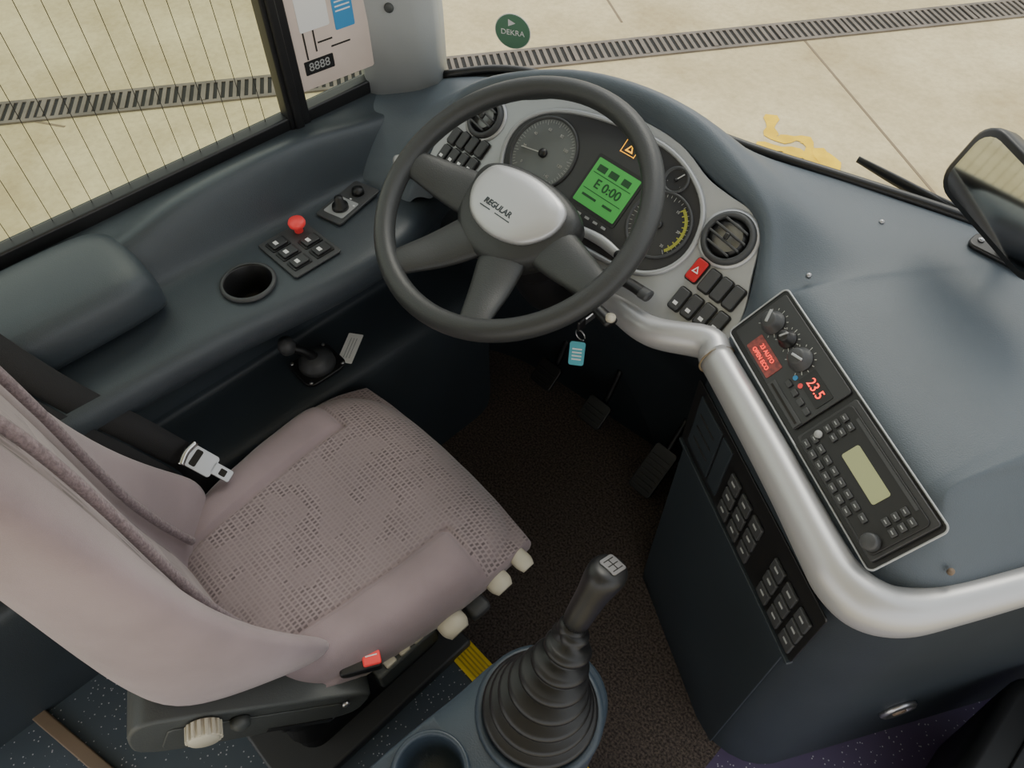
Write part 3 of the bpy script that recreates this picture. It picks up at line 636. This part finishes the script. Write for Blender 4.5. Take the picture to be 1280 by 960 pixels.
# belt
sb=group('seat_belt')
C=crom([(-1.19,-.16,1.22),(-1.08,-.09,.98),(-.98,-.02,.78),(-.91,.06,.61),(-.89,.09,.52),(-.895,.08,.42)],8); rows=[]
for i,c in enumerate(C):
    t=(C[min(i+1,len(C)-1)]-C[max(i-1,0)]).normalized(); s=t.cross(V((.75,-.15,.6))).normalized()*.024; rows.append([c-s,c+s])
loft('webbing',rows,M['belt'],sb,solid=.0015)
C2=[c+V((.006,-.05,-.01)) for c in C]; rows=[]
for i,c in enumerate(C2[:38]):
    t=(C2[min(i+1,len(C)-1)]-C2[max(i-1,0)]).normalized(); s=t.cross(V((.75,-.15,.6))).normalized()*.024; rows.append([c-s,c+s])
loft('webbing_return',rows,M['belt'],sb,solid=.0015)
BT=fr((-.868,.095,.565),(.62,.35,-.5),(-.4,.9,.1))
prism('tongue_plate',rrect(.012,0,.05,.040,.006),0,.003,M['metal'],sb,BT,bevel=.001)
prism('tongue_slot',rrect(.002,0,.012,.030,.003),.0025,.0038,M['gap'],sb,BT,bevel=0)
prism('tongue_tip',rrect(.050,0,.036,.022,.004),0,.003,M['metal'],sb,BT,bevel=.001)
prism('tongue_tip_hole',rrect(.052,0,.012,.012,.002),.0025,.0036,M['gap'],sb,BT,bevel=0)
tube('tongue_grip',[BT@V((-.012,-.022,.003)),BT@V((-.016,0,.004)),BT@V((-.012,.022,.003))],.006,M['chrome'],sb,n=10)
# ================================================================== GEAR LEVER + POD
pod=group('gear_console')
PO=smoothpoly([(-.290,-.30,0),(-.290,-.1,0),(-.288,.05,0),(-.278,.16,0),(-.272,.24,0),(-.240,.305,0),(-.18,.330,0),(-.125,.308,0),(-.095,.24,0),(-.10,.16,0),(-.13,.05,0),(-.14,-.1,0),(-.14,-.30,0)],5)
cxp=sum(p.x for p in PO)/len(PO); cyp=sum(p.y for p in PO)/len(PO); rows=[]
for s_,z in ((.98,0),(.97,.2),(.98,.40),(1.0,.50),(1.0,.535),(.985,.548),(.95,.555)):
    rows.append([V((cxp+(p.x-cxp)*s_,cyp+(p.y-cyp)*(1-(1-s_)*.6),z)) for p in PO])
pb=loft('pod_body',rows,M['navy'],pod,closed=True,caps=True)
cut_hole(pb,-.226,.070,.044,.5)
lathe('cup_well',[(.053,-.001),(.052,.006),(.049,.009),(.045,.006),(.043,0),(.041,-.06),(.0005,-.06)],M['navy'],pod,Matrix.Translation((-.226,.070,.555)),caps=False)
lathe('boot_flange',[(.090,-.004),(.088,.006),(.080,.010),(.076,.006)],M['navy'],pod,Matrix.Translation((-.182,.228,.553)),caps=False)
gl=group('gear_lever')
G0=V((-.182,.228,.555)); G1=V((-.203,.347,.752)); ax=(G1-G0)
rows=[];nn=40
steps=[(.080,.002)]
R_=[.078,.070,.062,.054,.046,.038,.031]
for i,r in enumerate(R_):
    h=.006+i*.0165
    steps+=[(r-.010,h),(r+.0,h+.004),(r+.001,h+.008),(r-.003,h+.011),(r-.016,h+.0125)]
steps+=[(.020,.124),(.018,.128)]
for r,h in steps:
    f=min(1,h/.13); c=G0+V((ax.x,ax.y,0))*(h/ax.z)*f+V((0,0,h))
    nrm=V((0,0,1)).lerp(ax.normalized(),f).normalized(); s=nrm.cross(V((0,1,0))).normalized(); u=s.cross(nrm)
    rows.append([c+s*r*math.cos(2*math.pi*j/nn)+u*r*math.sin(2*math.pi*j/nn) for j in range(nn)])
loft('boot',rows,M['rubber'],gl,closed=True,caps=True)
GF=fr(G1,V((1,-.0,0)),V((0,ax.z,-ax.y)))
lathe('shaft',[(.012,-.14),(.012,-.05)],M['black'],gl,GF,n=20)
lathe('collar',[(.016,-.112),(.021,-.108),(.022,-.098),(.017,-.094),(.019,-.090),(.019,-.080),(.015,-.076)],M['rubber'],gl,GF,n=30)
rows=[]
for z,w,d,oy in ((-.088,.018,.018,0),(-.05,.019,.019,0),(-.02,.0205,.022,.001),(.0,.024,.027,.003),(.014,.026,.031,.006),(.022,.024,.029,.008),(.027,.018,.022,.009),(.028,.008,.01,.009)):
    rows.append([V((w*math.cos(2*math.pi*j/28),oy+d*math.sin(2*math.pi*j/28),z)) for j in range(28)])
loft('knob',rows,M['rubber'],gl,GF,closed=True,caps=True,sub=1)
prism('shift_plate',rrect(0,.009,.026,.030,.004),.0275,.029,M['metal'],gl,GF,bevel=0)
boxes('shift_pattern',[(-.008,.009,.0293,.0012,.022,.0004),(0,.009,.0293,.0012,.022,.0004),(.008,.009,.0293,.0012,.022,.0004),(0,.009,.0293,.016,.0012,.0004)],M['gap'],gl,GF,bevel=0)
# ================================================================== PEDALS
pd=group('pedals')
for i,(x,y,w,h,rz) in enumerate(((-.455,.915,.065,.13,0),(-.66,.93,.07,.07,0),(-.83,.93,.07,.07,0))):
    F=Matrix.Translation((x,y,.10 if i else .08))@Matrix.Rotation(math.radians(42),4,'X')
    prism('pad_%d'%i,rrect(0,0,w,h,.01),0,.012,M['rubber'],pd,F,bevel=.003)
    boxes('pad_ribs_%d'%i,[(0,-h/2+.015+.014*k,.013,w*.8,.005,.003) for k in range(int((h-.02)/.014))],M['black'],pd,F,bevel=.001)
    tube('pedal_arm_%d'%i,[(x,y+.01,.09),(x,y+.04,.12),(x,1.01,.20)],.008,M['rubber'],pd,n=8)
# ================================================================== MIRROR, WIPER, BIN
mr=group('rear_view_mirror')
MF=fr((-.113,.990,1.035),(.90,-.42,-.12),(.02,.24,1))
rows=[]
for s_,z in ((.80,-.028),(.95,-.018),(1.0,.0),(1.0,.008),(.96,.012)): rows.append([V((p[0]*s_,p[1]*s_,z)) for p in rrect(0,0,.20,.105,.030,6)])
loft('housing',rows,M['rubber'],mr,MF,closed=True,caps=True)
prism('glass',rrect(0,0,.180,.087,.024),.012,.0135,M['mirror'],mr,MF,bevel=0)
tube('arm',[(-.10,1.02,1.0),(-.098,1.045,.97),(-.10,1.05,.93)],.008,M['rubber'],mr,n=12)
prism('base_plate',rrect(-.10,1.045,.085,.035,.012),.922,.930,M['rubber'],mr,bevel=.003)
for i,x in enumerate((-.13,-.07)): lathe('bolt_%d'%i,[(.005,0),(.004,.003),(.0005,.004)],M['metal'],mr,Matrix.Translation((x,1.045,.930)),n=12)
wp=group('windscreen_wiper')
tube('arm',[(.1,1.18,.86),(-.1,1.155,.885),(-.26,1.135,.90)],[.008,.006,.004],M['rubber'],wp,n=8)
tube('blade',[(-.14,1.15,.88),(-.27,1.13,.898),(-.36,1.12,.91)],[.004,.005,.003],M['black'],wp,n=6,ratio=2)
bn=group('waste_bin'); rows=[]
for s_,z in ((.85,0),(1,.25),(1.02,.30),(1.0,.315),(.9,.318)): rows.append([V((.46+p[0]*s_,.78+p[1]*s_,z)) for p in rrect(0,0,.30,.32,.06,6)])
loft('bin_body',rows,M['rubber'],bn,closed=True,caps=True)
boxes('bin_lid',[(.46,.78,.322,.2,.22,.008)],M['black'],bn,bevel=.003)
# ================================================================== LIGHT, CAMERA
w=bpy.data.worlds.new('sky'); bpy.context.scene.world=w; w.use_nodes=True
nt=w.node_tree; bg=nt.nodes['Background']
tc=nt.nodes.new('ShaderNodeTexCoord'); sp_=nt.nodes.new('ShaderNodeSeparateXYZ'); rp=nt.nodes.new('ShaderNodeValToRGB')
nt.links.new(tc.outputs['Generated'],sp_.inputs[0]); nt.links.new(sp_.outputs['Z'],rp.inputs['Fac']); nt.links.new(rp.outputs['Color'],bg.inputs['Color'])
rp.color_ramp.elements[0].color=(1,.98,.93,1); rp.color_ramp.elements[1].color=(.80,.88,1,1)
bg.inputs['Strength'].default_value=1.75
s=bpy.data.lights.new('sun','SUN'); s.energy=1.5; s.angle=math.radians(25); s.color=(1,.95,.85)
so=bpy.data.objects.new('sun',s); COL.objects.link(so); so.rotation_euler=(math.radians(-38),math.radians(-22),0)
cam=bpy.data.cameras.new('camera'); co=bpy.data.objects.new('camera',cam); COL.objects.link(co)
co.location=(0,0,1.65); co.rotation_euler=(math.radians(38),0,math.radians(46)); cam.sensor_width=36; cam.lens=36*950/1280; cam.clip_start=.02
bpy.context.scene.camera=co
